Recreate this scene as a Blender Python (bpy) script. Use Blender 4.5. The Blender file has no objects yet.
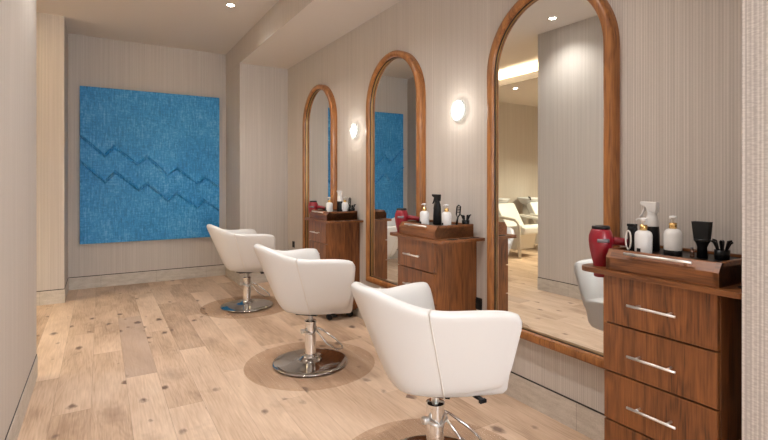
import bpy, bmesh, math, random
from mathutils import Vector, Matrix
random.seed(4)
PI = math.pi
C = bpy.context.scene.collection
SC = bpy.context.scene

# ------------------------------------------------------------------ camera
YAW = 0.5395
cd = bpy.data.cameras.new('camera'); cam = bpy.data.objects.new('camera', cd); C.objects.link(cam)
cam.location = (0, 0, 1.3); cam.rotation_euler = (PI/2, 0, -YAW)
cd.sensor_width = 36; cd.lens = 473.8/768*36; cd.shift_y = -(220-182.2)/768; cd.clip_start = 0.05
SC.camera = cam
# ------------------------------------------------------------------ world, exposure
w = bpy.data.worlds.new('world'); SC.world = w; w.use_nodes = True
w.node_tree.nodes['Background'].inputs[0].default_value = (0.93, 0.96, 1.0, 1)
w.node_tree.nodes['Background'].inputs[1].default_value = 5.0
SC.view_settings.view_transform = 'Standard'; SC.view_settings.look = 'None'
SC.view_settings.exposure = 1.1; SC.view_settings.gamma = 1.0; SC.view_settings.use_curve_mapping = False
LAMP_W = 38.0      # power of one ceiling downlight
WARM = (1.0, 0.972, 0.94)
H_CEIL, H_SOF, H_DROP = 3.09, 2.805, 2.88
Y_WASH, X_COVE = 6.73, -1.52
XW, XS, XL = 2.14, 1.512, -0.366
Y_COR, Y_ALC, Y_BACK, Y_LEFT_END = 6.155, 6.069, 6.84, 3.91

# ------------------------------------------------------------------ material helpers
def mat(name):
    m = bpy.data.materials.new(name); m.use_nodes = True
    nt = m.node_tree; b = nt.nodes['Principled BSDF']
    return m, nt, b
def N(nt, t, **kw):
    n = nt.nodes.new(t)
    for k, v in kw.items():
        if k.startswith('i_'):
            n.inputs[k[2:].replace('_', ' ')].default_value = v
        else: setattr(n, k, v)
    return n
def M2(nt, op, a, b=None, c=None):
    n = nt.nodes.new('ShaderNodeMath'); n.operation = op
    for i, v in enumerate((a, b, c)):
        if v is None: continue
        if isinstance(v, (int, float)): n.inputs[i].default_value = v
        else: nt.links.new(v, n.inputs[i])
    return n.outputs[0]
def ramp(nt, fac, stops):
    r = nt.nodes.new('ShaderNodeValToRGB')
    el = r.color_ramp.elements
    while len(el) < len(stops): el.new(0.5)
    for e, (p, c) in zip(el, stops):
        e.position = p; e.color = (*c, 1)
    nt.links.new(fac, r.inputs[0]); return r.outputs[0]
def mixc(nt, fac, a, b, bt='MIX'):
    n = nt.nodes.new('ShaderNodeMix'); n.data_type = 'RGBA'; n.blend_type = bt
    for s, v in ((n.inputs[0], fac), (n.inputs[6], a), (n.inputs[7], b)):
        if isinstance(v, (int, float)): s.default_value = v
        elif isinstance(v, tuple): s.default_value = (*v, 1)
        else: nt.links.new(v, s)
    return n.outputs[2]
def comb(nt, x, y, z):
    n = nt.nodes.new('ShaderNodeCombineXYZ')
    for i, v in enumerate((x, y, z)):
        if isinstance(v, (int, float)): n.inputs[i].default_value = v
        else: nt.links.new(v, n.inputs[i])
    return n.outputs[0]
def xyz(nt, kind='world'):
    if kind == 'world': o = nt.nodes.new('ShaderNodeNewGeometry').outputs['Position']
    else: o = nt.nodes.new('ShaderNodeTexCoord').outputs['Object']
    s = nt.nodes.new('ShaderNodeSeparateXYZ'); nt.links.new(o, s.inputs[0])
    return s.outputs[0], s.outputs[1], s.outputs[2]
def noise(nt, vec, scale=1.0, detail=2.0, rough=0.5, dist=0.0):
    n = nt.nodes.new('ShaderNodeTexNoise'); nt.links.new(vec, n.inputs['Vector'])
    n.inputs['Scale'].default_value = scale; n.inputs['Detail'].default_value = detail
    n.inputs['Roughness'].default_value = rough; n.inputs['Distortion'].default_value = dist
    return n.outputs['Fac']
def bump(nt, b, h, strength, dist):
    n = nt.nodes.new('ShaderNodeBump'); n.inputs['Strength'].default_value = strength
    n.inputs['Distance'].default_value = dist; nt.links.new(h, n.inputs['Height'])
    nt.links.new(n.outputs[0], b.inputs['Normal'])
def plain(name, col, rough=0.5, metal=0.0, spec=0.5, coat=0.0):
    m, nt, b = mat(name)
    b.inputs['Base Color'].default_value = (*col, 1); b.inputs['Roughness'].default_value = rough
    b.inputs['Metallic'].default_value = metal; b.inputs['Specular IOR Level'].default_value = spec
    b.inputs['Coat Weight'].default_value = coat
    # very slight surface variation so nothing is perfectly uniform
    x, y, z = xyz(nt, 'object')
    n = noise(nt, comb(nt, x, y, z), 40, 2)
    nt.links.new(M2(nt, 'MULTIPLY_ADD', n, 0.06, rough-0.03), b.inputs['Roughness'])
    return m

def wallpaper(name, c0, c1, weave):
    m, nt, b = mat(name)
    x, y, z = xyz(nt)
    s = M2(nt, 'ADD', x, y)
    broad = noise(nt, comb(nt, M2(nt, 'MULTIPLY', s, 30), M2(nt, 'MULTIPLY', z, 0.25), 0), 1, 2)
    fine = noise(nt, comb(nt, M2(nt, 'MULTIPLY', s, 190), M2(nt, 'MULTIPLY', z, 0.8), 3.3), 1, 2, 0.6)
    thread = noise(nt, comb(nt, M2(nt, 'MULTIPLY', s, 60), M2(nt, 'MULTIPLY', z, 190), 7.1), 1, 1)
    rib = M2(nt, 'SINE', M2(nt, 'MULTIPLY', s, 2*PI/0.0125))
    v = M2(nt, 'ADD', M2(nt, 'MULTIPLY', broad, 0.20), M2(nt, 'MULTIPLY', fine, 0.58))
    v = M2(nt, 'ADD', v, M2(nt, 'MULTIPLY', rib, 0.09))
    v = M2(nt, 'ADD', v, M2(nt, 'MULTIPLY', thread, weave))
    col = ramp(nt, v, [(0.28+weave/2, c0), (0.56+weave/2, c1)])
    nt.links.new(col, b.inputs['Base Color']); b.inputs['Roughness'].default_value = 0.75
    b.inputs['Specular IOR Level'].default_value = 0.25
    bump(nt, b, v, 0.2, 0.003)
    return m

def wood(name, axis, dark, light, scale=1.0, rough=0.35, coat=0.15, kind='object', seed=0.0):
    m, nt, b = mat(name)
    p = list(xyz(nt, kind))
    a = p[axis]; o = [p[i] for i in range(3) if i != axis]
    oi = nt.nodes.new('ShaderNodeObjectInfo')
    rnd = M2(nt, 'MULTIPLY', oi.outputs['Random'], 17.0)
    al = M2(nt, 'ADD', a, rnd)
    def vec(k, ka): return comb(nt, M2(nt, 'MULTIPLY', o[0], k), M2(nt, 'MULTIPLY', o[1], k), M2(nt, 'MULTIPLY', al, ka))
    warp = noise(nt, vec(5*scale, 1.3*scale), 1, 2)
    g1 = noise(nt, vec(16*scale, 0.9*scale), 1, 3, 0.6, 0.6)
    rings = M2(nt, 'SINE', M2(nt, 'MULTIPLY', M2(nt, 'ADD', warp, M2(nt, 'MULTIPLY', g1, 0.35)), 60.0))
    fine = noise(nt, vec(170*scale, 7*scale), 1, 3, 0.65)
    v = M2(nt, 'ADD', M2(nt, 'MULTIPLY', g1, 0.44), M2(nt, 'MULTIPLY', fine, 0.50))
    v = M2(nt, 'ADD', v, M2(nt, 'MULTIPLY', rings, 0.045))
    mid = tuple((d*0.45+l*0.55) for d, l in zip(dark, light))
    col = ramp(nt, v, [(0.30, dark), (0.47, mid), (0.66, light)])
    nt.links.new(col, b.inputs['Base Color'])
    b.inputs['Roughness'].default_value = rough; b.inputs['Coat Weight'].default_value = coat
    b.inputs['Coat Roughness'].default_value = 0.25; b.inputs['Specular IOR Level'].default_value = 0.4
    bump(nt, b, fine, 0.12, 0.001)
    return m

def oak_floor():
    m, nt, b = mat('oak_plank_floor')
    x, y, z = xyz(nt)
    PW, PL = 0.19, 1.60
    xr = M2(nt, 'DIVIDE', M2(nt, 'ADD', x, 0.045+PW), PW); row = M2(nt, 'FLOOR', xr); fx = M2(nt, 'FRACT', xr)
    wn = nt.nodes.new('ShaderNodeTexWhiteNoise'); wn.noise_dimensions = '1D'; nt.links.new(row, wn.inputs['W'])
    yr = M2(nt, 'ADD', M2(nt, 'DIVIDE', y, PL), M2(nt, 'MULTIPLY', row, 0.382))
    colm = M2(nt, 'FLOOR', yr); GREYCOL = 3.0; fy = M2(nt, 'FRACT', yr)
    w2 = nt.nodes.new('ShaderNodeTexWhiteNoise'); w2.noise_dimensions = '2D'
    nt.links.new(comb(nt, row, colm, 0), w2.inputs['Vector']); tone = w2.outputs['Value']
    off = M2(nt, 'MULTIPLY', tone, 37.0)
    xo = M2(nt, 'ADD', x, off)
    warp = noise(nt, comb(nt, M2(nt, 'MULTIPLY', xo, 7), M2(nt, 'MULTIPLY', y, 1.1), off), 1, 2, 0.5, 0.4)
    rings = M2(nt, 'SINE', M2(nt, 'MULTIPLY', warp, 75.0))
    fine = noise(nt, comb(nt, M2(nt, 'MULTIPLY', xo, 110), M2(nt, 'MULTIPLY', y, 5), 0), 1, 3, 0.6)
    cloud = noise(nt, comb(nt, M2(nt, 'MULTIPLY', xo, 5), M2(nt, 'MULTIPLY', y, 1.6), off), 1, 2)
    v = M2(nt, 'ADD', M2(nt, 'MULTIPLY', fine, 0.34), M2(nt, 'MULTIPLY', cloud, 0.42))
    v = M2(nt, 'ADD', v, M2(nt, 'MULTIPLY', rings, 0.016))
    v = M2(nt, 'ADD', v, M2(nt, 'MULTIPLY', tone, 0.17))
    col = ramp(nt, v, [(0.30, (0.35, 0.225, 0.145)), (0.44, (0.56, 0.395, 0.275)), (0.62, (0.73, 0.555, 0.415))])
    # an occasional greyer board
    grow_ = M2(nt, 'COMPARE', row, 2.0, 0.3); gcol = M2(nt, 'COMPARE', colm, GREYCOL, 0.3)
    grey = M2(nt, 'MULTIPLY', grow_, gcol)
    col = mixc(nt, M2(nt, 'MULTIPLY', grey, 0.5), col, (0.36, 0.26, 0.21))
    # knots
    def knots(sx, sy, thr, soft, sd):
        vo = nt.nodes.new('ShaderNodeTexVoronoi'); vo.feature = 'F1'
        jit = noise(nt, comb(nt, M2(nt, 'MULTIPLY', x, 26), M2(nt, 'MULTIPLY', y, 16), sd), 1, 2)
        nt.links.new(comb(nt, M2(nt, 'ADD', M2(nt, 'MULTIPLY', x, sx), off), M2(nt, 'MULTIPLY', y, sy), sd), vo.inputs['Vector'])
        vo.inputs['Scale'].default_value = 1.0
        sc_ = nt.nodes.new('ShaderNodeSeparateColor'); nt.links.new(vo.outputs['Color'], sc_.inputs[0])
        d = M2(nt, 'ADD', vo.outputs['Distance'], M2(nt, 'MULTIPLY', M2(nt, 'SUBTRACT', jit, 0.5), 0.34))
        d = M2(nt, 'ADD', d, M2(nt, 'MULTIPLY', sc_.outputs[0], 0.27))
        mr = nt.nodes.new('ShaderNodeMapRange'); nt.links.new(d, mr.inputs[0])
        mr.inputs[1].default_value = thr; mr.inputs[2].default_value = thr+soft; mr.inputs[3].default_value = 1; mr.inputs[4].default_value = 0
        return mr.outputs[0]
    k1 = knots(7.0, 4.6, 0.13, 0.13, 1.7)
    k2 = knots(3.2, 1.6, 0.07, 0.26, 9.2)
    col = mixc(nt, M2(nt, 'MULTIPLY', k2, 0.45), col, (0.26, 0.155, 0.10))
    col = mixc(nt, M2(nt, 'MULTIPLY', k1, 0.80), col, (0.12, 0.065, 0.05))
    # seams
    ex = M2(nt, 'MULTIPLY', M2(nt, 'MINIMUM', fx, M2(nt, 'SUBTRACT', 1.0, fx)), PW)
    ey = M2(nt, 'MULTIPLY', M2(nt, 'MINIMUM', fy, M2(nt, 'SUBTRACT', 1.0, fy)), PL)
    seam = M2(nt, 'LESS_THAN', M2(nt, 'MINIMUM', ex, ey), 0.0013)
    col = mixc(nt, M2(nt, 'MULTIPLY', seam, 0.35), col, (0.20, 0.12, 0.08))
    nt.links.new(col, b.inputs['Base Color'])
    nt.links.new(M2(nt, 'MULTIPLY_ADD', fine, 0.2, 0.34), b.inputs['Roughness'])
    b.inputs['Specular IOR Level'].default_value = 0.35
    bump(nt, b, M2(nt, 'SUBTRACT', fine, M2(nt, 'MULTIPLY', seam, 2.0)), 0.12, 0.001)
    return m

def travertine():
    m, nt, b = mat('travertine_tile')
    x, y, z = xyz(nt)
    s = M2(nt, 'ADD', x, y)
    n = noise(nt, comb(nt, M2(nt, 'MULTIPLY', s, 8), M2(nt, 'MULTIPLY', z, 30), 0), 1, 5, 0.7)
    sp = noise(nt, comb(nt, x, y, z), 150, 2)
    v = M2(nt, 'ADD', M2(nt, 'MULTIPLY', n, 0.7), M2(nt, 'MULTIPLY', sp, 0.3))
    col = ramp(nt, v, [(0.35, (0.47, 0.415, 0.35)), (0.62, (0.66, 0.60, 0.53))])
    f = M2(nt, 'FRACT', M2(nt, 'DIVIDE', M2(nt, 'SUBTRACT', s, 3.74), 0.62))
    j = M2(nt, 'LESS_THAN', f, 0.004)
    col = mixc(nt, M2(nt, 'MULTIPLY', j, 0.6), col, (0.16, 0.11, 0.08))
    nt.links.new(col, b.inputs['Base Color']); b.inputs['Roughness'].default_value = 0.6
    return m

def painting_mat(name, lift):
    m, nt, b = mat(name)
    x, y, z = xyz(nt)
    big = noise(nt, comb(nt, x, z, 0), 2.2, 3)
    vert = noise(nt, comb(nt, M2(nt, 'MULTIPLY', x, 55), M2(nt, 'MULTIPLY', z, 7), 0), 1, 3, 0.7)
    hor = noise(nt, comb(nt, M2(nt, 'MULTIPLY', x, 9), M2(nt, 'MULTIPLY', z, 60), 4), 1, 3, 0.7)
    sp = noise(nt, comb(nt, x, z, 2), 38, 4, 0.75)
    v = M2(nt, 'ADD', M2(nt, 'MULTIPLY', big, 0.14), M2(nt, 'MULTIPLY', vert, 0.36))
    v = M2(nt, 'ADD', v, M2(nt, 'MULTIPLY', hor, 0.20))
    v = M2(nt, 'ADD', v, M2(nt, 'MULTIPLY', sp, 0.30+lift*0))
    v = M2(nt, 'ADD', v, lift)
    col = ramp(nt, v, [(0.41, (0.006, 0.17, 0.44)), (0.50, (0.020, 0.29, 0.66)), (0.60, (0.17, 0.50, 0.82))])
    nt.links.new(col, b.inputs['Base Color']); b.inputs['Roughness'].default_value = 0.55
    bump(nt, b, v, 0.5, 0.006)
    return m

WP = wallpaper('ribbed_wallpaper', (0.52, 0.47, 0.425), (0.66, 0.605, 0.555), 0.10)
WPN = wallpaper('ribbed_wallpaper_woven', (0.44, 0.395, 0.36), (0.66, 0.605, 0.56), 0.45)
PAINT = plain('ceiling_paint', (0.74, 0.68, 0.625), 0.8, spec=0.2)
TILE = travertine()
FLOOR = oak_floor()
BLACK = plain('black_plastic', (0.006, 0.006, 0.007), 0.35, spec=0.3)
REVEAL = plain('black_reveal', (0.02, 0.014, 0.011), 0.6)
BRISTLE = plain('black_bristle', (0.008, 0.008, 0.008), 0.8)
WALNUT_V = wood('walnut_vertical', 2, (0.065, 0.021, 0.008), (0.31, 0.112, 0.034))
WALNUT_H = wood('walnut_horizontal', 1, (0.065, 0.021, 0.008), (0.31, 0.112, 0.034))
FRAME_V = wood('walnut_mirror_frame', 2, (0.14, 0.045, 0.013), (0.50, 0.205, 0.058), coat=0.3)
LEATHER = plain('white_leather', (0.745, 0.735, 0.72), 0.38, coat=0.1)
PIPING = plain('leather_piping', (0.72, 0.68, 0.63), 0.45)
CHROME = plain('chrome', (0.78, 0.78, 0.79), 0.09, 1.0)
BASEM = plain('dark_chrome', (0.52, 0.51, 0.50), 0.10, 1.0)
STEEL = plain('brushed_steel', (0.82, 0.80, 0.77), 0.42, 1.0)
BRASS = plain('brass', (0.42, 0.26, 0.11), 0.3, 1.0)
GOLD = plain('gold_collar', (0.75, 0.50, 0.20), 0.25, 1.0)
WHITE_P = plain('white_plastic', (0.74, 0.73, 0.72), 0.3)
GREYW = plain('grey_label', (0.16, 0.14, 0.15), 0.4)
RED = plain('red_dryer_shell', (0.25, 0.003, 0.014), 0.38, coat=0.3)
WHITE_V = plain('white_vinyl', (0.72, 0.72, 0.71), 0.4)
CREAM = plain('cream_lacquer', (0.66, 0.63, 0.58), 0.4)
BOWL = plain('white_ceramic', (0.70, 0.72, 0.75), 0.15)
BLUE = painting_mat('blue_plaster', 0.0)
BLUE2 = painting_mat('blue_plaster_lit_ridge', 0.015)  # slightly lighter blue in place of light catching the ridges
def mirror_mat():
    m, nt, b = mat('mirror_silver')
    b.inputs['Base Color'].default_value = (0.86, 0.88, 0.87, 1); b.inputs['Metallic'].default_value = 1; b.inputs['Roughness'].default_value = 0.0
    return m
MIRROR = mirror_mat()
def clear_mat(name, tint, mixf, rough=0.05):
    m, nt, b = mat(name)
    t = nt.nodes.new('ShaderNodeBsdfTransparent'); t.inputs[0].default_value = (*tint, 1)
    b.inputs['Base Color'].default_value = (*tint, 1); b.inputs['Roughness'].default_value = rough
    mx = nt.nodes.new('ShaderNodeMixShader'); mx.inputs[0].default_value = mixf
    nt.links.new(t.outputs[0], mx.inputs[1]); nt.links.new(b.outputs[0], mx.inputs[2])
    nt.links.new(mx.outputs[0], nt.nodes['Material Output'].inputs['Surface'])
    return m
MATM = clear_mat('clear_tinted_vinyl', (0.93, 0.90, 0.87), 0.04, 0.25)
GLASS = clear_mat('clear_glass', (0.80, 0.82, 0.82), 0.3, 0.10)
VIAL = clear_mat('amber_clear_plastic', (0.75, 0.55, 0.45), 0.2)
def emit(name, col, s):
    m, nt, b = mat(name)
    b.inputs['Base Color'].default_value = (*col, 1)
    b.inputs['Emission Color'].default_value = (*col, 1); b.inputs['Emission Strength'].default_value = s
    return m
E_DOWN = emit('downlight_lens', (1, 0.93, 0.84), 30)
E_BULB = emit('sconce_bulb', (1, 0.96, 0.9), 3.5)
E_COVE = emit('cove_strip', (1, 0.88, 0.62), 60)

# ------------------------------------------------------------------ geometry helpers
def link(name, bm, m, parent=None, smooth=False, bevel=0.0, sub=0, seg=2):
    me = bpy.data.meshes.new(name); bmesh.ops.recalc_face_normals(bm, faces=bm.faces)
    bm.to_mesh(me); bm.free()
    o = bpy.data.objects.new(name, me); C.objects.link(o)
    me.materials.append(m)
    if parent is not None: o.parent = parent
    if bevel:
        md = o.modifiers.new('bevel', 'BEVEL'); md.width = bevel; md.segments = seg; md.limit_method = 'ANGLE'; md.angle_limit = 0.6
    if sub:
        md = o.modifiers.new('sub', 'SUBSURF'); md.levels = sub; md.render_levels = sub
    if smooth:
        for p in me.polygons: p.use_smooth = True
    return o
def box(bm, x0, x1, y0, y1, z0, z1, mtx=None):
    v = [bm.verts.new((x, y, z)) for x in (x0, x1) for y in (y0, y1) for z in (z0, z1)]
    if mtx is not None:
        for q in v: q.co = mtx @ q.co
    for f in ((0,1,3,2),(4,6,7,5),(0,4,5,1),(2,3,7,6),(0,2,6,4),(1,5,7,3)): bm.faces.new([v[i] for i in f])
def lathe(bm, prof, seg=24, mtx=None, cx=0, cy=0):
    rings = []
    for r, z in prof:
        if r < 1e-6: rings.append([bm.verts.new((cx, cy, z))])
        else: rings.append([bm.verts.new((cx+r*math.cos(2*PI*i/seg), cy+r*math.sin(2*PI*i/seg), z)) for i in range(seg)])
    if mtx is not None:
        for rg in rings:
            for q in rg: q.co = mtx @ q.co
    for a, b_ in zip(rings, rings[1:]):
        for i in range(seg):
            j = (i+1) % seg
            if len(a) == 1 and len(b_) == 1: continue
            if len(a) == 1: bm.faces.new((a[0], b_[i], b_[j]))
            elif len(b_) == 1: bm.faces.new((a[i], b_[0], a[j]))
            else: bm.faces.new((a[i], b_[i], b_[j], a[j]))
    if len(rings[0]) > 1: bm.faces.new(rings[0])
    if len(rings[-1]) > 1: bm.faces.new(rings[-1])
def tube(bm, pts, r, seg=10, closed=False):
    pts = [Vector(p) for p in pts]; n = len(pts); rings = []
    rr = r if isinstance(r, (list, tuple)) else [r]*n
    up = Vector((0.13, 0.21, 0.97)).normalized()
    for i, p in enumerate(pts):
        if closed: t = (pts[(i+1) % n]-pts[i-1])
        else: t = pts[min(i+1, n-1)]-pts[max(i-1, 0)]
        t.normalize(); a = t.cross(up)
        if a.length < 0.05: a = t.cross(Vector((1, 0, 0)))
        a.normalize(); b_ = t.cross(a)
        rings.append([bm.verts.new(p+rr[i]*(a*math.cos(2*PI*k/seg)+b_*math.sin(2*PI*k/seg))) for k in range(seg)])
    pairs = list(zip(rings, rings[1:])) + ([(rings[-1], rings[0])] if closed else [])
    for a, b_ in pairs:
        for k in range(seg): bm.faces.new((a[k], a[(k+1) % seg], b_[(k+1) % seg], b_[k]))
    if not closed: bm.faces.new(rings[0]); bm.faces.new(rings[-1])
def prism(bm, poly, lift, base=(0, 0, 0)):
    """poly: 3D points, lift: vector"""
    L = Vector(lift)
    a = [bm.verts.new(Vector(p)) for p in poly]; b_ = [bm.verts.new(Vector(p)+L) for p in poly]
    n = len(a); bm.faces.new(a); bm.faces.new(b_)
    for i in range(n): bm.faces.new((a[i], a[(i+1) % n], b_[(i+1) % n], b_[i]))
def BM(): return bmesh.new()
def obox(name, dims, m, parent=None, bevel=0.0, mtx=None):
    bm = BM(); box(bm, *dims, mtx=mtx); return link(name, bm, m, parent, bevel=bevel)
def structure(o): o['kind'] = 'structure'; return o
def thing(name, label, cat, loc=(0, 0, 0), rz=0.0, group=None):
    o = bpy.data.objects.new(name, None); C.objects.link(o); o.empty_display_size = 0.05
    o.location = loc; o.rotation_euler = (0, 0, rz); tag(o, label, cat, group); return o
def tag(o, label, cat, group=None):
    o['label'] = label; o['category'] = cat
    if group: o['group'] = group
    return o
def dup(root, loc, rz, label):
    def cp(o, par):
        c = o.copy(); C.objects.link(c); c.parent = par
        for ch in [q for q in C.objects if q.parent == o]: cp(ch, c)
        return c
    r = cp(root, None); r.location = loc; r.rotation_euler = (0, 0, rz); r['label'] = label
    return r

# ------------------------------------------------------------------ room shell
structure(obox('floor', (-5.2, 2.3, -3.2, 7.0, -0.1, 0), FLOOR))
structure(obox('ceiling', (-5.2, 2.3, -3.2, 7.0, H_CEIL, H_CEIL+0.1), PAINT))
structure(obox('wall_right', (XW, XW+0.16, 0.708, Y_ALC, 0, H_CEIL), WP))
structure(obox('wall_alcove', (XS, XW+0.16, Y_ALC, Y_BACK, 0, H_CEIL), WP))
structure(obox('wall_back', (-0.6, XW+0.16, Y_BACK, Y_BACK+0.16, 0, H_CEIL), WP))
structure(obox('wall_corridor', (-1.46, XL+0.033, Y_COR, Y_BACK, 0, H_CEIL), WP))
structure(obox('wall_left', (-5.2, XL, -3.2, Y_LEFT_END, 0, H_CEIL), WP))
structure(obox('wall_near_right', (1.75, XW+0.16, -3.2, 0.708, 0, H_CEIL), WPN))
structure(obox('wall_far_left', (-5.2, -5.04, Y_LEFT_END, Y_WASH, 0, H_CEIL), WP))
structure(obox('wall_wash_area', (-5.2, -1.46, Y_WASH, Y_WASH+0.11, 0, H_CEIL), WP))
# front end of the room behind the camera: unseen, opening added to admit world light as fill
bm = BM()
for d in ((-0.345, 1.75, -3.2, -3.05, 0, 0.35), (-0.345, 1.75, -3.2, -3.05, 2.75, H_CEIL),
          (-0.345, -0.2, -3.2, -3.05, 0.35, 2.75), (1.6, 1.75, -3.2, -3.05, 0.35, 2.75)):
    box(bm, *d)
structure(link('wall_front', bm, WP))
# soffit bulkhead above the mirrors: painted underside, papered face
structure(obox('soffit', (XS, XW, 0.708, Y_ALC, H_SOF, H_CEIL), PAINT))
structure(obox('trim_1', (XS-0.004, XS, 0.708, Y_BACK, H_SOF, H_CEIL), WP))
# dropped ceiling with cove in the wash area
structure(obox('ceiling_dropped', (-5.04, X_COVE, Y_LEFT_END, Y_WASH, H_DROP, H_DROP+0.04), PAINT))
structure(obox('trim_2', (X_COVE, X_COVE+0.03, Y_LEFT_END, Y_WASH, H_DROP, H_DROP+0.10), PAINT))
# baseboards with the black reveal line above them
nb = [0]
def baseb(side, d, grow):
    x0, x1, y0, y1 = d
    structure(obox('baseboard_'+side, (x0, x1, y0, y1, 0, 0.145), TILE))
    gx, gy = grow
    structure(obox('trim_'+str(3+nb[0]), (x0+max(gx,0)*0.003, x1+min(gx,0)*0.003, y0+max(gy,0)*0.003, y1+min(gy,0)*0.003, 0.145, 0.153), REVEAL)); nb[0] += 1
baseb('right', (XW-0.006, XW, 0.708, Y_ALC, ), (1, 0))
baseb('alcove', (XS, XW-0.006, Y_ALC-0.006, Y_ALC), (0, 1))
baseb('alcove_return', (XS-0.006, XS, Y_ALC-0.006, Y_BACK), (1, 0))
baseb('back', (XL+0.039, XS-0.006, Y_BACK-0.006, Y_BACK), (0, 1))
baseb('recess', (XL+0.033, XL+0.039, Y_COR-0.006, Y_BACK), (-1, 0))
baseb('wash_area', (-5.0, -1.46, Y_WASH-0.006, Y_WASH), (0, 1))
baseb('corridor', (-1.46, XL+0.033, Y_COR-0.006, Y_COR), (0, 1))
baseb('left', (XL, XL+0.006, -3.0, Y_LEFT_END), (-1, 0))
baseb('left_end', (-5.0, XL, Y_LEFT_END, Y_LEFT_END+0.006), (0, -1))

# ------------------------------------------------------------------ lights of the place, plus unseen added lamps
def downlight(x, y, z, label, power=1.0):
    t = thing('downlight', label, 'ceiling light', (x, y, z), group='recessed ceiling downlights')
    bm = BM(); lathe(bm, [(0.052, 0.0), (0.052, -0.004), (0.038, -0.006), (0.034, -0.002), (0.034, 0.0)], 32)
    link('trim_ring', bm, PAINT, t, True)
    bm = BM(); lathe(bm, [(0.0, -0.001), (0.033, -0.001), (0.033, -0.0025), (0.0, -0.003)], 24)
    link('lens', bm, E_DOWN, t)
    l = bpy.data.lights.new('downlight_lamp', 'SPOT'); l.energy = LAMP_W*power; l.color = WARM if z > 3 else (1.0, 0.90, 0.66)
    l.spot_size = math.radians(125); l.spot_blend = 0.9; l.shadow_soft_size = 0.045
    lo = bpy.data.objects.new('lamp', l); C.objects.link(lo); lo.parent = t; lo.location = (0, 0, -0.02)
    return t
downlight(1.13, 4.9, H_CEIL, 'small recessed downlight in the ceiling nearest the blue painting', 0.8)
downlight(-0.04, 3.44, H_CEIL, 'recessed downlight seen in the large mirror, near the corner of the left wall', 0.62)
downlight(1.05, 3.2, H_CEIL, 'recessed downlight in the ceiling over the middle salon chair')
downlight(1.05, 1.6, H_CEIL, 'recessed downlight in the ceiling over the nearest salon chair')
downlight(-0.04, 2.2, H_CEIL, 'added downlight in the ceiling close to the camera on the left', 0.55)  # lamp added to lift the left wall, no fixture known here
downlight(0.9, -0.6, H_CEIL, 'added unseen downlight in the ceiling behind the camera', 0.6)  # extra lamp added out of view for general brightness
downlight(-1.84, 5.6, H_DROP, 'recessed downlight in the lowered wash area ceiling', 1.1)
downlight(-3.3, 4.9, H_DROP, 'added unseen downlight deeper inside the lowered wash area ceiling', 7.0)  # unseen lamp, added and turned up to brighten the wash area
# cove strip light on top of the dropped ceiling's edge
structure(obox('trim_30', (X_COVE-0.13, X_COVE-0.05, Y_LEFT_END+0.05, Y_WASH-0.05, H_DROP+0.045, H_DROP+0.060), E_COVE))

# ------------------------------------------------------------------ painting
def ray(u, v=None):
    f = 473.8; r = (u-384)/f
    return (math.cos(YAW)*r+math.sin(YAW), math.cos(YAW)-math.sin(YAW)*r)
PY = Y_BACK-0.055
p = thing('painting', 'large square blue textured painting with two raised zigzag lines on the back wall', 'painting', (-0.213, PY, 0.55))
PWd, PHt = 1.625, 1.915
obox('canvas', (0, PWd, 0, 0.05, 0, PHt), BLUE, p, bevel=0.004)
def zig(us):
    out = []
    for u, v in us:
        uu = 60+u/2.317; vv = 70+v/2.317
        dx, dy = ray(uu); d = PY/dy
        out.append((dx*d+0.213, 1.3-(vv-182.2)*d/473.8-0.55))
    return out
for pts in ([(47,152),(103,199),(125,178),(180,219),(202,200),(248,243),(270,227),(318,262),(335,248),(364,273)],
            [(47,212),(105,259),(128,236),(183,277),(202,263),(250,302),(270,284),(318,318),(333,302),(366,324)]):
    z = zig(pts); bm = BM(); hw = 0.021
    z[0] = (0.004, z[0][1]); z[-1] = (PWd-0.004, z[-1][1])
    # mitred ridge with a triangular section
    rows = []
    for i, (px, pz) in enumerate(z):
        n0 = n1 = None
        if i > 0: d = Vector((px-z[i-1][0], pz-z[i-1][1])).normalized(); n0 = Vector((-d.y, d.x))
        if i < len(z)-1: d = Vector((z[i+1][0]-px, z[i+1][1]-pz)).normalized(); n1 = Vector((-d.y, d.x))
        n = (n0 or n1) + (n1 or n0); n.normalize(); k = 1/max(0.5, n.dot(n0 or n1))
        a = Vector((px, pz))+n*hw*k; c = Vector((px, pz))-n*hw*k
        a.x = min(max(a.x, 0.003), PWd-0.003); c.x = min(max(c.x, 0.003), PWd-0.003)
        rows.append([bm.verts.new((a.x, 0.001, a.y)), bm.verts.new((px, -0.030, pz)), bm.verts.new((px, -0.029, pz-0.002)), bm.verts.new((c.x, 0.001, c.y))])
    for a, c in zip(rows, rows[1:]):
        for k in range(4): bm.faces.new((a[k], a[(k+1) % 4], c[(k+1) % 4], c[k]))
    bm.faces.new(rows[0]); bm.faces.new(rows[-1])
    link('zigzag_ridge', bm, BLUE2, p)

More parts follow.
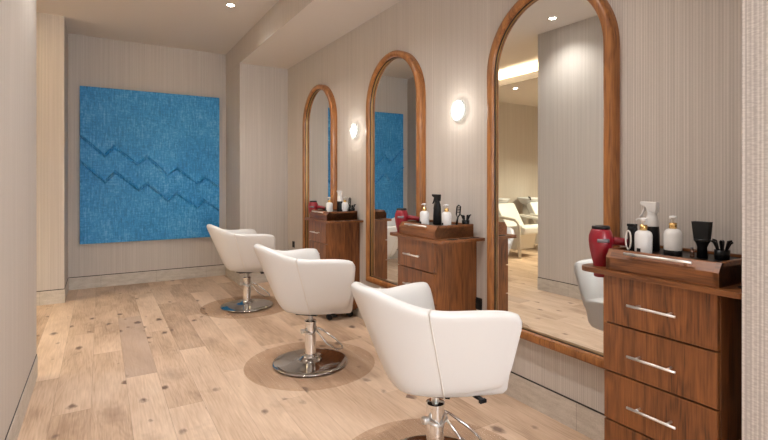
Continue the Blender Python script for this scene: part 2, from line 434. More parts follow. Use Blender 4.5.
# ------------------------------------------------------------------ mirrors
def arch(w_, h_, inset, seg=40):
    """outline in (y, z), origin bottom centre of the outer edge; corner at bottom, semicircle on top"""
    hw = w_/2-inset; zc = h_-w_/2
    pts = [(-hw, inset), ]
    pts += [(-hw, inset+(zc-inset)*k/6) for k in range(1, 6)]
    pts += [(-hw*math.cos(PI*i/seg), zc+hw*math.sin(PI*i/seg)) for i in range(seg+1)]
    pts += [(hw, inset+(zc-inset)*k/6) for k in range(5, 0, -1)]
    pts += [(hw, inset)]
    return pts
def make_mirror(y, label, glass_rot=0.0):
    t = thing('arched_mirror', label, 'mirror', (XW, y, 0.395), group='arched walnut framed mirrors')
    W, Hh = 0.858, 2.0
    sec = [(0.0, 0.0), (0.0, -0.048), (0.006, -0.057), (0.016, -0.062), (0.036, -0.062), (0.047, -0.058), (0.053, -0.048), (0.053, -0.0)]
    bm = BM(); loops = []
    for ins, dx in sec: loops.append([bm.verts.new((dx, a, z)) for a, z in arch(W, Hh, ins)])
    ns = len(sec)
    for i in range(ns):
        A, B = loops[i], loops[(i+1) % ns]; n = len(A)
        for k in range(n): bm.faces.new((A[k], A[(k+1) % n], B[(k+1) % n], B[k]))
    o = link('frame', bm, FRAME_V, t, True)
    o.modifiers.new('es', 'EDGE_SPLIT').split_angle = 0.9
    bm = BM(); loops = []
    for ins, dx in ((0.0555, -0.001), (0.0555, -0.030), (0.0580, -0.030), (0.0580, -0.001)):
        loops.append([bm.verts.new((dx, a, z)) for a, z in arch(W, Hh, ins)])
    for i in range(4):
        A, B = loops[i], loops[(i+1) % 4]; n = len(A)
        for k in range(n): bm.faces.new((A[k], A[(k+1) % n], B[(k+1) % n], B[k]))
    link('brass_inner_edge', bm, BRASS, t)['label'] = 'thin brass inner edge'
    bm = BM(); loops = []  # black strip stands in for shade on the frame's inner side
    for ins, dx in ((0.0530, -0.001), (0.0530, -0.038), (0.0554, -0.038), (0.0554, -0.001)):
        loops.append([bm.verts.new((dx, a, z)) for a, z in arch(W, Hh, ins)])
    for i in range(4):
        A, B = loops[i], loops[(i+1) % 4]; n = len(A)
        for k in range(n): bm.faces.new((A[k], A[(k+1) % n], B[(k+1) % n], B[k]))
    link('shade_strip', bm, REVEAL, t)['label'] = 'black strip painted in for shade inside the frame'
    bm = BM(); prism(bm, [(-0.022, a, z) for a, z in arch(W, Hh, 0.058)], (0.004, 0, 0))
    g = link('mirror_glass', bm, MIRROR, t)
    g.location = (0, 0, 0)
    if glass_rot:
        g.matrix_local = Matrix.Translation((-0.022, 0, 0)) @ Matrix.Rotation(glass_rot, 4, 'Z') @ Matrix.Translation((0.022, 0, 0))
    return t
make_mirror(1.799, 'arched walnut framed mirror nearest the camera, beside the biggest drawer cabinet', 0.012)
make_mirror(3.381, 'middle arched walnut mirror, between the two round wall lights')
make_mirror(4.962, 'farthest arched walnut mirror, next to the corner of the room')

# ------------------------------------------------------------------ wall sconces
def sconce(y, z, label):
    t = thing('wall_sconce', label, 'wall light', (XW, y, z), group='round glass wall sconces')
    R = Matrix.Rotation(-PI/2, 4, 'Y')
    bm = BM(); lathe(bm, [(0.0, 0.0), (0.034, 0.0), (0.034, 0.010), (0.0, 0.012)], 32, R); link('backplate', bm, WHITE_P, t, bevel=0.002)
    bm = BM()
    lathe(bm, [(0.030, 0.008), (0.066, 0.012), (0.077, 0.022), (0.076, 0.030), (0.068, 0.030), (0.062, 0.020), (0.030, 0.015)], 40, R)
    link('glass_dish', bm, GLASS, t, True)
    bm = BM(); lathe(bm, [(0.0, 0.014), (0.020, 0.016), (0.026, 0.026), (0.030, 0.040), (0.024, 0.052), (0.010, 0.058), (0.0, 0.059)], 24, R)
    link('bulb', bm, E_BULB, t, True)
    l = bpy.data.lights.new('sconce_lamp', 'POINT'); l.energy = 0.75; l.color = (1, 0.93, 0.84); l.shadow_soft_size = 0.03
    lo = bpy.data.objects.new('lamp', l); C.objects.link(lo); lo.parent = t; lo.location = (-0.13, 0, 0)
sconce(2.54, 1.795, 'glowing round glass wall light between the nearest and the middle mirror')
sconce(4.10, 1.80, 'glowing round glass wall light between the middle and the farthest mirror')

# ------------------------------------------------------------------ wall outlets
def outlet(y, z, label):
    t = thing('wall_outlet', label, 'outlet', (XW, y, z), group='black wall outlets')
    obox('cover_plate', (-0.008, 0, -0.036, 0.036, -0.04, 0.04), BLACK, t, bevel=0.003)
    bm = BM(); box(bm, -0.012, -0.008, -0.017, 0.017, -0.03, -0.003); box(bm, -0.012, -0.008, -0.017, 0.017, 0.003, 0.03)
    link('socket', bm, BRISTLE, t)
outlet(2.36, 0.50, 'black wall outlet low on the wall beside the middle drawer cabinet')
outlet(5.84, 0.50, 'black wall outlet low on the wall near the far room corner')

# ------------------------------------------------------------------ salon chairs
def make_chair():
    t = thing('salon_chair', '', 'chair', group='white leather salon chairs')
    PM = 2.08
    Z0 = 0.382
    def plan(phi, k, cx=0.0):
        q = phi/PM                      # horseshoe plan: round narrow back, arms opening towards the front
        x = -0.415+0.62*abs(q)**2.2/(0.06*abs(q)+0.94); y = 0.368*math.copysign((abs(q)**0.97), q)
        return x*k+0.20*(1-k), y*k
    def rim(phi):
        q = abs(phi)/PM
        return 0.785+0.086*(0.5+0.5*math.cos(PI*min(max(q-0.16, 0)/0.58, 1)))-0.006*q
    def kz(z, phi, top): # taper with height
        f = (z-0.382)/(top-0.382)
        return 0.66+(1.0-0.66)*max(f, 0)
    nphi = 44; bm = BM(); loops = []
    for i in range(nphi+1):
        ph = -PM+2*PM*i/nphi
        e = min(i, nphi-i)
        th = 0.068*(1.0 if e >= 3 else (0.45, 0.82, 0.96)[e])
        Z0 = 0.382+0.03*abs(ph/PM)**5
        top = rim(ph) - (0 if e >= 3 else (0.024, 0.008, 0.002)[e])
        ring = []
        for f in (0.0, 0.12, 0.3, 0.5, 0.7, 0.85, 0.94):
            z = Z0+(top-Z0)*f; x, y = plan(ph, kz(z, ph, top)*(1 - (0.06 if f == 0 else 0))); ring.append((x, y, z))
        # inward direction
        x, y = plan(ph, 1.0); n = Vector((-x+0.12, -y)).normalized()
        if abs(ph) > 1.3:   # arms: offset sideways
            b_ = min((abs(ph)-1.3)/0.4, 1); n = (n*(1-b_)+Vector((0.05, -math.copysign(1, ph)))*b_).normalized()
        for o_, dz in ((0.18, 0.0), (0.5, 0.010), (0.82, 0.0)):
            ring.append((x+n.x*th*o_, y+n.y*th*o_, top-0.006+dz))
        for f in (0.92, 0.75, 0.5, 0.25, 0.02):
            z = Z0+(top-Z0)*f; x, y = plan(ph, kz(z, ph, top)); ring.append((x+n.x*th, y+n.y*th, z))
        loops.append([bm.verts.new(q) for q in ring])
    n = len(loops[0])
    for A, B in zip(loops, loops[1:]):
        for k in range(n): bm.faces.new((A[k], A[(k+1) % n], B[(k+1) % n], B[k]))
    bm.faces.new(loops[0]); bm.faces.new(loops[-1])
    link('tub_shell', bm, LEATHER, t, True, sub=1)
    # seat cushion and underside
    bm = BM(); loops = []
    for k, z in ((0.30, 0.366), (0.50, 0.368), (0.60, 0.376), (0.665, 0.40), (0.70, 0.455), (0.72, 0.485), (0.735, 0.515), (0.72, 0.532), (0.64, 0.542), (0.40, 0.546), (0.15, 0.547)):
        lp = []
        for i in range(40):
            if i < 30: x, y = plan(PM*(-1+2*i/30), k*0.93)
            else:
                a = (i-30)/10; x, y = plan(PM, k*0.93); xa = x
                y = y*math.cos(PI*a); x = xa+0.03*math.sin(PI*a)**0.6
            lp.append(bm.verts.new((x+0.012, y, z)))
        loops.append(lp)
    for A, B in zip(loops, loops[1:]):
        for i in range(40): bm.faces.new((A[i], A[(i+1) % 40], B[(i+1) % 40], B[i]))
    bm.faces.new(loops[0]); bm.faces.new(loops[-1])
    link('seat', bm, LEATHER, t, True)
    Z0 = 0.384
    for sgn in (-1, 1):
        ph = sgn*1.30; top = rim(ph); pts = []
        x1, y1 = plan(ph, 1.0); nn = Vector((-x1+0.12, -y1)).normalized()
        pts.append((x1+nn.x*0.03, y1+nn.y*0.03, top+0.004))
        pts.append((x1+nn.x*0.004, y1+nn.y*0.004, top-0.008))
        for f in (0.9, 0.7, 0.5, 0.3, 0.1, 0.01):
            z = Z0+(top-Z0)*f; x, y = plan(ph, kz(z, ph, top)); pts.append((x, y, z))
        bm = BM(); tube(bm, pts, 0.0035, 6); link('seam_piping', bm, PIPING, t, True)
    # gas column, cylinder, base
    bm = BM(); lathe(bm, [(0.018, 0.29), (0.018, 0.365)], 20); link('column_rod', bm, STEEL, t, True)
    bm = BM(); lathe(bm, [(0.11, 0.358), (0.11, 0.368)], 4); link('mounting_plate', bm, BLACK, t)
    bm = BM(); lathe(bm, [(0.044, 0.05), (0.040, 0.07), (0.040, 0.285), (0.043, 0.287), (0.043, 0.302), (0.036, 0.306), (0.0, 0.307)], 32)
    o = link('hydraulic_cylinder', bm, CHROME, t, True); o.modifiers.new('es', 'EDGE_SPLIT').split_angle = 0.7
    bm = BM(); lathe(bm, [(0.0, 0.003), (0.262, 0.003), (0.268, 0.008), (0.266, 0.013), (0.255, 0.017), (0.20, 0.023), (0.12, 0.031), (0.075, 0.040), (0.052, 0.055), (0.046, 0.07), (0.0, 0.07)], 64)
    o = link('disc_base', bm, BASEM, t, True); o.modifiers.new('es', 'EDGE_SPLIT').split_angle = 0.9
    # foot pump loop on the near side plus collar and knob
    bm = BM()
    a0 = Vector((0.03, -0.03, 0.245)); 
    tube(bm, [(0.03, 0.045, 0.25), (0.12, 0.055, 0.20), (0.20, 0.03, 0.135), (0.235, -0.02, 0.095), (0.225, -0.06, 0.085), (0.17, -0.07, 0.09), (0.10, -0.06, 0.14), (0.03, -0.045, 0.235)], 0.0065, 8)
    link('foot_pump_lever', bm, CHROME, t, True)
    bm = BM(); tube(bm, [(-0.062, -0.012, 0.235), (-0.03, -0.05, 0.225), (0.0, -0.05, 0.215), (0.035, -0.04, 0.24), (0.05, 0, 0.245)], 0.006, 8)
    link('pump_linkage', bm, STEEL, t, True)
    bm = BM(); R = Matrix.Translation((-0.045, -0.01, 0.238)) @ Matrix.Rotation(-PI/2, 4, 'Y')
    lathe(bm, [(0.0, 0.0), (0.012, 0.0), (0.012, 0.012), (0.017, 0.014), (0.017, 0.028), (0.0, 0.03)], 12, R)
    link('release_knob', bm, STEEL, t, True)
    bm = BM(); box(bm, -0.012, 0.012, -0.205, -0.09, 0.368, 0.378); box(bm, -0.017, 0.017, -0.216, -0.20, 0.362, 0.378)
    o = link('tilt_lever', bm, BLACK, t, bevel=0.003); o.location = (0.10, 0, 0)
    return t
chair = make_chair()
CH = [((1.30, 1.72, 0.0035), math.radians(-3), 'white leather salon chair closest to the camera, in front of the large mirror'),
      ((1.297, 3.195, 0.0035), math.radians(-2), 'middle white leather salon chair on its round chrome base'),
      ((1.32, 5.0, 0.0035), 0.0, 'farthest white leather salon chair, in front of the blue painting')]
chair.location, chair['label'] = CH[0][0], CH[0][2]; chair.rotation_euler = (0, 0, CH[0][1])
for loc, rz, lb in CH[1:]: dup(chair, loc, rz, lb)
for (x, y, _), lb in ((CH[0][0], 'clear tinted round floor mat under the nearest salon chair'),
                      (CH[1][0], 'clear tinted round floor mat under the middle salon chair'),
                      (CH[2][0], 'clear tinted round floor mat under the farthest salon chair')):
    bm = BM(); lathe(bm, [(0.0, 0.0005), (0.458, 0.0005), (0.462, 0.002), (0.458, 0.003), (0.0, 0.003)], 72)
    o = link('floor_mat', bm, MATM); o.location = (x, y, 0); tag(o, lb, 'floor mat', 'clear floor mats under the chairs')

# ------------------------------------------------------------------ drawer cabinets
ZT = 0.945
def rrect(x0, x1, y0, y1, rads, seg=6):
    """rounded rectangle (ccw from x0,y0), rads per corner"""
    out = []
    for (cx, cy, sx, sy, a0), r in zip(((x0, y0, 1, 1, PI), (x1, y0, -1, 1, 1.5*PI), (x1, y1, -1, -1, 0), (x0, y1, 1, -1, 0.5*PI)), rads):
        for k in range(seg+1):
            a = a0+0.5*PI*k/seg; out.append((cx+sx*r+r*math.cos(a), cy+sy*r+r*math.sin(a)))
    return out
K = 1.063; ZOFF = 1.3-1.3*K
def grow(o, dz=0.0):
    for ch in [q for q in C.objects if q.parent == o]:
        ch.data.transform(Matrix.Translation((0, 0, dz)) @ Matrix.Scale(K, 4)); grow(ch, dz)
def make_cabinet():
    t = thing('drawer_cabinet', '', 'cabinet', group='walnut drawer cabinets')
    D, W = 0.165, 0.198
    obox('body', (-D+0.019, D, -W, W, 0.165, ZT-0.003), WALNUT_V, t, bevel=0.002)
    h = 0.1860; z = ZT-0.0025
    for k in range(4):
        d = obox('drawer', (-D-0.001, -D+0.018, -W+0.001, W-0.001, z-h+0.0065, z), WALNUT_V, t, bevel=0.0015)
        zc = z-h/2
        bm = BM(); tube(bm, [(-D-0.034, -0.085, zc), (-D-0.034, 0.085, zc)], 0.0048, 10)
        for yy in (-0.055, 0.055): tube(bm, [(-D-0.034, yy, zc), (-D-0.001, yy, zc)], 0.004, 8)
        hd = link('handle', bm, STEEL, d, True); hd['label'] = 'brushed steel bar handle'
        z -= h
    obox('base_platform', (-D+0.04, D-0.02, -W+0.03, W-0.03, 0.145, 0.165), WALNUT_V, t, bevel=0.003)
    for sx in (-1, 1):
        for sy in (-1, 1):
            cx, cy = sx*0.10, sy*0.125
            bm = BM(); R = Matrix.Translation((cx, cy, 0.1045)) @ Matrix.Rotation(PI/2, 4, 'X')
            lathe(bm, [(0.0, -0.022), (0.024, -0.022), (0.027, -0.017), (0.027, -0.006), (0.012, -0.004), (0.012, 0.004), (0.027, 0.006), (0.027, 0.017), (0.024, 0.022), (0.0, 0.022)], 20, R)
            box(bm, cx-0.012, cx+0.012, cy-0.012, cy+0.012, 0.11, 0.145)
            link('caster', bm, BLACK, t)
    # shelf board wider than the cabinet: appliance hole on the far side, slots on the near side
    outline = rrect(-D-0.013, D-0.09, -W-0.076, W+0.115, (0.028, 0.0, 0.03, 0.05))
    outline = [q for q in outline if not (q[0] > D-0.0905 and q[1] < 0)] 
    outline = outline[:7]+[(D-0.002, -W-0.076), (D-0.002, W+0.045)]+[(D-0.075, W+0.045)]+outline[7:]
    cx, cy, r = -0.095, W+0.062, 0.030
    bm = BM()
    nO = len(outline); nI = 28
    # build board as two faces with a hole through bridge triangulation
    vs = [bm.verts.new((x, y, ZT+0.016)) for x, y in outline]; es = [bm.edges.new((vs[i], vs[(i+1) % nO])) for i in range(nO)]
    hv = [bm.verts.new((cx+r*math.cos(2*PI*i/nI), cy+r*math.sin(2*PI*i/nI), ZT+0.016)) for i in range(nI)]
    es += [bm.edges.new((hv[i], hv[(i+1) % nI])) for i in range(nI)]
    res = bmesh.ops.triangle_fill(bm, use_beauty=True, use_dissolve=False, edges=es)
    fs = [f for f in res['geom'] if isinstance(f, bmesh.types.BMFace)]
    ex = bmesh.ops.extrude_face_region(bm, geom=fs)
    bmesh.ops.translate(bm, vec=(0, 0, -0.018), verts=[v for v in ex['geom'] if isinstance(v, bmesh.types.BMVert)])
    link('shelf_board', bm, WALNUT_H, t)
    for xx in (-0.06, 0.03, 0.11):
        bm = BM()
        o2 = [(xx+0.037*math.cos(a), -W-0.038+0.023*math.sin(a)) for a in [2*PI*i/24 for i in range(24)]]
        prism(bm, [(x, y, ZT+0.0155) for x, y in o2], (0, 0, 0.0012)); link('tool_slot', bm, BRISTLE, t)['label'] = 'black oval tool slot'
    # tray box with chamfered front
    z0, z1 = ZT+0.0165, ZT+0.0950
    prof = [(-D+0.010, z0), (-D+0.008, z0+0.048), (-D+0.030, z1), (-D+0.046, z1), (-D+0.046, z1-0.012), (D-0.045, z1-0.012), (D-0.045, z1), (D-0.025, z1), (D-0.025, z0)]
    bm = BM(); prism(bm, [(x, -W+0.002, z) for x, z in prof], (0, 2*W-0.004, 0)); tb = link('tray_box', bm, WALNUT_H, t, bevel=0.002)
    for yy in (-W+0.002, W-0.017):
        bm = BM(); prism(bm, [(-D+0.010, yy, z0), (-D+0.008, yy, z0+0.048), (-D+0.030, yy, z1+0.0005), (D-0.025, yy, z1+0.0005), (D-0.025, yy, z0)], (0, 0.015, 0))
        link('end_cheek', bm, WALNUT_H, tb)
    obox('rubber_insert', (-D+0.048, D-0.047, -W+0.019, W-0.019, z1-0.012, z1-0.010), BLACK, tb)
    bm = BM(); hx, hz = -D+0.002, z1-0.008
    tube(bm, [(hx, -0.118, hz), (hx, 0.118, hz)], 0.0055, 10)
    for yy in (-0.09, 0.09): tube(bm, [(hx, yy, hz), (-D+0.026, yy, z1-0.020)], 0.004, 8)
    hd = link('handle', bm, STEEL, tb, True); hd['label'] = 'long brushed steel bar handle'
    return t
TOP = (ZT+0.0950-0.010)*K+ZOFF
SHELF = (ZT+0.016)*K+ZOFF
cab = make_cabinet(); grow(cab, ZOFF)
CB = [((1.963, 1.003, 0), 'walnut drawer cabinet nearest the camera, cut off by the right edge'),
      ((1.963, 2.587, 0), 'walnut drawer cabinet between the large and the middle mirror'),
      ((1.963, 4.236, 0), 'farthest walnut drawer cabinet, between the middle and the farthest mirror')]
cab.location = CB[0][0]; cab['label'] = CB[0][1]
for loc, lb in CB[1:]: dup(cab, loc, 0, lb)

# ------------------------------------------------------------------ tools and bottles
WHERE = ('on the nearest cabinet', 'on the middle cabinet', 'on the farthest cabinet')
def make_dryer():
    t = thing('hair_dryer', '', 'hair dryer', group='red hair dryers')
    # z=0 is the shelf top; barrel points down through the hole
    bm = BM()
    lathe(bm, [(0.0, -0.044), (0.024, -0.045), (0.027, -0.042), (0.0285, -0.01), (0.0285, 0.006), (0.036, 0.035), (0.043, 0.07), (0.0465, 0.10), (0.045, 0.122), (0.038, 0.142), (0.034, 0.15), (0.0, 0.15)], 32)
    link('barrel', bm, RED, t, True)
    bm = BM(); lathe(bm, [(0.0, 0.148), (0.0345, 0.149), (0.035, 0.158), (0.031, 0.162), (0.0, 0.160)], 32); link('intake_grille', bm, BLACK, t, True)['label'] = 'black rear grille'
    bm = BM()
    tube(bm, [(0.03, -0.03, 0.100), (0.040, -0.05, 0.101), (0.065, -0.08, 0.096), (0.082, -0.100, 0.090)], [0.018, 0.016, 0.0145, 0.0145], 14)
    link('grip', bm, RED, t, True)
    bm = BM(); tube(bm, [(0.081, -0.099, 0.090), (0.095, -0.118, 0.086), (0.104, -0.130, 0.083)], [0.0150, 0.0145, 0.008], 14)
    link('grip_end', bm, BLACK, t, True)['label'] = 'black handle end'
    # small grey rating plate
    bm = BM()
    rows = []
    for i in range(7):
        a = math.radians(197+i*10)
        rr = 0.0475
        rows.append((bm.verts.new((rr*0.997*math.cos(a), rr*0.997*math.sin(a), 0.098)), bm.verts.new((rr*0.975*math.cos(a), rr*0.975*math.sin(a), 0.112))))
    for a, c in zip(rows, rows[1:]): bm.faces.new((a[0], c[0], c[1], a[1]))
    ob = link('badge', bm, GREYW, t, True); ob.modifiers.new('s', 'SOLIDIFY').thickness = 0.0015
    return t
dry = make_dryer(); grow(dry)
DX, DY = -0.095, 0.198+0.062
for k in range(3):
    lx, ly, lz = CB[k][0]
    loc = (lx+DX*K, ly+DY*K, SHELF)
    lb = 'red hair dryer hanging nozzle down in the shelf hole ' + WHERE[k]
    if k == 0: dry.location = loc; dry['label'] = lb
    else: dup(dry, loc, 0, lb)

def make_pump(name, H, r, dark_band=False):   # dark_band: the one with a plain nozzle cap
    t = thing(name, '', 'bottle', group='white pump bottles with gold collars')
    bm = BM(); lathe(bm, [(0.0, 0.0), (r*0.94, 0.0), (r, 0.004), (r, H*0.80), (r*0.93, H*0.90), (r*0.72, H*0.97), (r*0.42, H), (0.0, H)], 28)
    link('bottle_body', bm, WHITE_P, t, True)
    bm = BM(); lathe(bm, [(0.0, H), (r*0.44, H), (r*0.44, H+0.021), (0.0, H+0.021)], 20); link('collar', bm, GOLD, t, True)['label'] = 'gold collar'
    bm = BM(); lathe(bm, [(0.005, H+0.02), (0.005, H+0.036), (0.012, H+0.037), (0.012, H+0.046), (0.0, H+0.048)], 14)
    if not dark_band: tube(bm, [(0, 0, H+0.042), (-0.004, 0.016, H+0.043), (-0.006, 0.026, H+0.038)], 0.0032, 8)
    link('pump_head', bm, WHITE_P, t, True)
    if dark_band:
        bm = BM(); lathe(bm, [(r*0.99, 0.001), (r+0.0006, 0.002), (r+0.0006, 0.022), (r*0.99, 0.023)], 28); link('base_band', bm, BLACK, t, True)['label'] = 'black band at the foot'
    else:
        bm = BM(); box(bm, -r-0.0006, -r*0.9, -0.006, 0.008, 0.008, 0.022); link('label_patch', bm, BLACK, t)
    return t
pb = make_pump('pump_bottle', 0.088, 0.030); grow(pb)
pb.location = (1.876, 1.100, TOP); pb['label'] = 'white pump bottle with gold collar beside the clippers on the nearest cabinet'
pb2 = make_pump('pump_bottle', 0.100, 0.0295, True); grow(pb2)
pb2.location = (1.913, 1.005, TOP); pb2['label'] = 'white gold-collared bottle with dark foot, in the middle of the nearest cabinet'
for loc, lb in (((1.876, 2.601, TOP), 'white pump bottle left of the black spray bottle on the middle cabinet'),
                ((1.940, 2.445, TOP), 'white pump bottle right of the black spray bottle on the middle cabinet'),
                ((1.887, 4.172, TOP), 'white pump bottle nearest the red dryer on the farthest cabinet'),
                ((2.025, 4.116, TOP), 'white pump bottle right of the spray bottle on the farthest cabinet')):
    dup(pb, loc, 0, lb)

def make_spray(body_m, head_m, label):
    t = thing('spray_bottle', label, 'spray bottle', group='trigger spray bottles on the cabinets')
    bm = BM(); lathe(bm, [(0.0, 0.0), (0.026, 0.0), (0.0275, 0.004), (0.0265, 0.06), (0.0245, 0.098), (0.022, 0.115), (0.018, 0.128), (0.0, 0.128)], 28)
    link('bottle_body', bm, body_m, t, True)
    bm = BM(); lathe(bm, [(0.0245, 0.094), (0.0255, 0.10), (0.0225, 0.125), (0.017, 0.140), (0.016, 0.152), (0.0, 0.152)], 24)
    # wedge head leaning over the trigger (points to the far left, +y)
    prism(bm, [(-0.014, -0.024, 0.192), (-0.014, -0.020, 0.150), (-0.014, 0.012, 0.150), (-0.014, 0.020, 0.172), (-0.014, 0.040, 0.180), (-0.014, 0.042, 0.193)], (0.028, 0, 0))
    link('spray_head', bm, head_m, t, bevel=0.003)
    bm = BM(); tube(bm, [(0, 0.026, 0.178), (0, 0.030, 0.160), (0, 0.038, 0.142), (0, 0.048, 0.132)], [0.006, 0.0055, 0.005, 0.004], 10)
    link('trigger', bm, head_m, t, True)
    bm = BM(); lathe(bm, [(0.0, 0.0), (0.005, 0.0), (0.005, 0.004), (0.0, 0.004)], 12, Matrix.Translation((0, 0.041, 0.187)) @ Matrix.Rotation(-PI/2, 4, 'X'))
    link('nozzle', bm, BLACK, t)
    return t
s1 = make_spray(BLACK, WHITE_P, 'black bodied spray bottle with white trigger head on the nearest cabinet'); grow(s1); s1.location = (1.988, 1.129, TOP)
s2 = make_spray(BLACK, BLACK, 'all black trigger spray bottle on the middle cabinet'); grow(s2); s2.location = (1.961, 2.572, TOP)
dup(s1, (1.998, 4.172, TOP), 0, 'black bodied spray bottle with white trigger head on the farthest cabinet')

# hair clippers (near cabinet only)
t = thing('hair_clippers', 'black hair clippers with a white hanging loop on the nearest cabinet', 'hair clippers', (1.88, 1.148, TOP), 0.1)
bm = BM(); 
for k, (z, a, b_) in enumerate(((0, 0.013, 0.019), (0.03, 0.014, 0.020), (0.07, 0.013, 0.018), (0.098, 0.013, 0.020), (0.108, 0.010, 0.018))):
    pass
prof = [(0.0, 0.0), (0.019, 0.0), (0.021, 0.02), (0.018, 0.06), (0.020, 0.092), (0.018, 0.106), (0.0, 0.108)]
lathe(bm, prof, 20); bmesh.ops.scale(bm, vec=(0.7, 1, 1), verts=bm.verts)
link('clipper_body', bm, BLACK, t, True)
obox('blade', (-0.014, 0.006, -0.017, 0.017, 0.106, 0.116), BLACK, t, bevel=0.001)
bm = BM(); tube(bm, [(-0.019, 0.008+0.0105*math.cos(a), 0.050+0.038*math.sin(a)) for a in [2*PI*i/24 for i in range(24)]], 0.0036, 8, closed=True)
link('hanging_loop', bm, STEEL, t, True)['label'] = 'white oval loop'

# small vial
t = thing('small_vial', 'tiny clear amber vial between the bottles and the brush', 'vial', (1.945, 0.951, TOP))
bm = BM(); lathe(bm, [(0.0, 0.0), (0.008, 0.0), (0.008, 0.026), (0.005, 0.030), (0.0, 0.030)], 16); link('vial_body', bm, VIAL, t, True)
bm = BM(); lathe(bm, [(0.0, 0.030), (0.0055, 0.030), (0.005, 0.038), (0.0, 0.038)], 12); link('cap', bm, GREYW, t, True)

# wide black brush in its holder (near cabinet)
t = thing('neck_brush', 'wide black flared brush standing on the nearest cabinet', 'brush', (1.961, 0.923, TOP), 0.0)
bm = BM(); lathe(bm, [(0.0, 0.0), (0.019, 0.0), (0.017, 0.04), (0.022, 0.055), (0.030, 0.066), (0.028, 0.072), (0.0, 0.072)], 20)
bmesh.ops.scale(bm, vec=(0.7, 1, 1), verts=bm.verts); link('brush_handle', bm, BLACK, t, True)
bm = BM(); prism(bm, [(-0.014, -0.024, 0.071), (-0.014, 0.024, 0.071), (-0.016, 0.031, 0.137), (-0.016, -0.031, 0.137)], (0.028, 0, 0))
link('bristles', bm, BRISTLE, t)

def make_clip_cup():
    t = thing('clip_cup', '', 'cup of clips', group='cups of black hair clips')
    bm = BM(); lathe(bm, [(0.0, 0.0), (0.022, 0.0), (0.024, 0.034), (0.021, 0.034), (0.019, 0.004), (0.0, 0.004)], 20); link('cup', bm, BLACK, t, True)
    rnd = random.Random(3)
    for i in range(6):
        a = 2*PI*i/6+0.3; d = Vector((math.cos(a), math.sin(a), 0))
        p0 = Vector((0, 0, 0.012))+d*0.006; h = 0.055+0.016*rnd.random()
        p1 = d*0.024+Vector((0, 0, h)); p2 = d*0.034+Vector((0, 0, h+0.004))
        bm = BM(); tube(bm, [p0, (p0+p1)/2, p1, p2], [0.003, 0.004, 0.006, 0.003], 6)
        link('clip', bm, BLACK, t, True)
    return t
cc = make_clip_cup(); grow(cc); cc.location = (1.977, 0.863, TOP); cc['label'] = 'cup of black hair clips beside the flared brush, nearest cabinet'
dup(cc, (2.068, 2.405, TOP), 1.0, 'cup of black hair clips at the right end of the middle cabinet')
dup(cc, (2.078, 4.063, TOP), 2.0, 'cup of black hair clips at the right end of the farthest cabinet')

def make_vent_brush():
    t = thing('vent_brush', '', 'hair brush', group='black vent brushes leaning in their stands')
    bm = BM(); tube(bm, [(0, 0, 0.001), (0, -0.006, 0.03), (0, -0.012, 0.052)], [0.008, 0.0065, 0.005], 10); link('brush_handle', bm, BLACK, t, True)
    bm = BM(); pts = [(0, -0.010, 0.05), (0, 0.002, 0.07), (0, -0.004, 0.118), (0, -0.022, 0.128), (0, -0.038, 0.120), (0, -0.032, 0.072), (0, -0.012, 0.05)]
    tube(bm, pts[:-1], 0.0045, 8, closed=True)
    for f in (0.25, 0.45, 0.65, 0.85):
        tube(bm, [(0, 0.002-0.006*f, 0.07+0.048*f), (0, -0.032-0.006*f, 0.072+0.048*f)], 0.0025, 6)
    link('brush_head', bm, BLACK, t, True)
    obox('stand_foot', (-0.02, 0.02, -0.022, 0.022, 0.0, 0.006), BLACK, t, bevel=0.002)
    return t
vb = make_vent_brush(); grow(vb); vb.location = (2.020, 2.440, TOP); vb['label'] = 'black vented brush standing upright on the middle cabinet'
dup(vb, (2.085, 4.150, TOP), 0, 'black vented brush standing upright on the farthest cabinet')

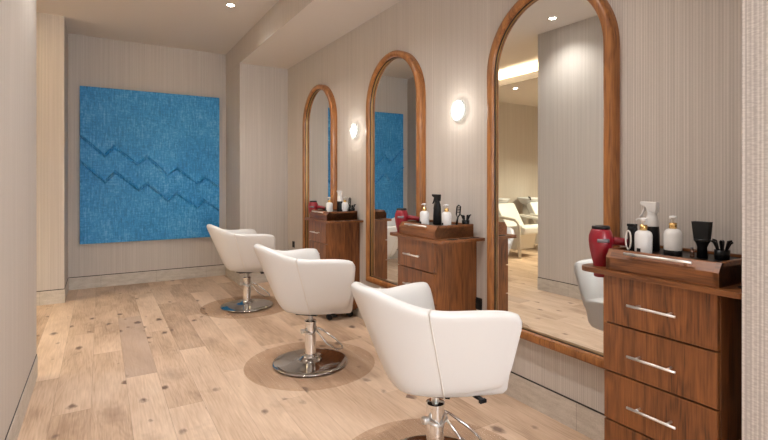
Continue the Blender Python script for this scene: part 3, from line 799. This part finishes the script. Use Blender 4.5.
# ------------------------------------------------------------------ wash units in the side area (seen in the large mirror)
def make_wash():
    t = thing('backwash_unit', '', 'wash chair', group='white backwash chairs in the side area')
    # local: feet towards -x, bowl towards +x
    bm = BM(); prism(bm, [(-0.02, -0.22, 0.12), (0.40, -0.22, 0.12), (0.46, -0.22, 0.40), (-0.10, -0.22, 0.40)], (0, 0.44, 0)); link('pedestal', bm, CREAM, t, bevel=0.02)
    bm = BM(); prism(bm, [(-0.22, -0.24, 0.40), (0.32, -0.24, 0.38), (0.32, -0.24, 0.50), (-0.12, -0.24, 0.56), (-0.22, -0.24, 0.52)], (0, 0.48, 0)); link('seat', bm, WHITE_V, t, True, bevel=0.03, seg=4)
    bm = BM(); prism(bm, [(0.16, -0.24, 0.46), (0.30, -0.24, 0.44), (0.56, -0.24, 0.86), (0.44, -0.24, 0.92)], (0, 0.48, 0)); link('backrest', bm, WHITE_V, t, True, bevel=0.03, seg=4)
    for s in (-1, 1):
        bm = BM(); y = s*0.30
        tube(bm, [(-0.17, y, 0.0), (-0.165, y, 0.30), (-0.155, y, 0.52), (-0.13, y, 0.61), (-0.06, y, 0.65), (0.1, y, 0.665), (0.36, y, 0.68), (0.46, y, 0.66), (0.49, y, 0.5), (0.50, y, 0.0)], 0.028, 10)
        link('armrest', bm, CREAM, t, True)
    bm = BM(); lathe(bm, [(0.0, 0.84), (0.10, 0.84), (0.17, 0.88), (0.235, 0.97), (0.240, 0.995), (0.22, 0.995), (0.15, 0.91), (0.0, 0.88)], 32, cx=0.66)
    bo = link('wash_bowl', bm, BOWL, t, True)
    bm = BM(); tube(bm, [(0.50, -0.16, 0.96), (0.49, -0.18, 1.0), (0.54, -0.17, 1.01)], 0.014, 8); link('tap', bm, BLACK, bo, True)
    bm = BM(); lathe(bm, [(0.0, 0.0), (0.13, 0.0), (0.11, 0.4), (0.10, 0.84), (0.0, 0.84)], 20, cx=0.70); link('bowl_column', bm, CREAM, t, True)
    return t
wu = make_wash(); wu.location = (-2.29, 5.81, 0); wu.rotation_euler = (0, 0, PI/2); wu['label'] = 'white backwash chair with armrests, reflected in the large mirror beside the cabinet'
dup(wu, (-3.20, 5.81, 0), PI/2, 'second white backwash chair, partly hidden behind the first in the mirror')
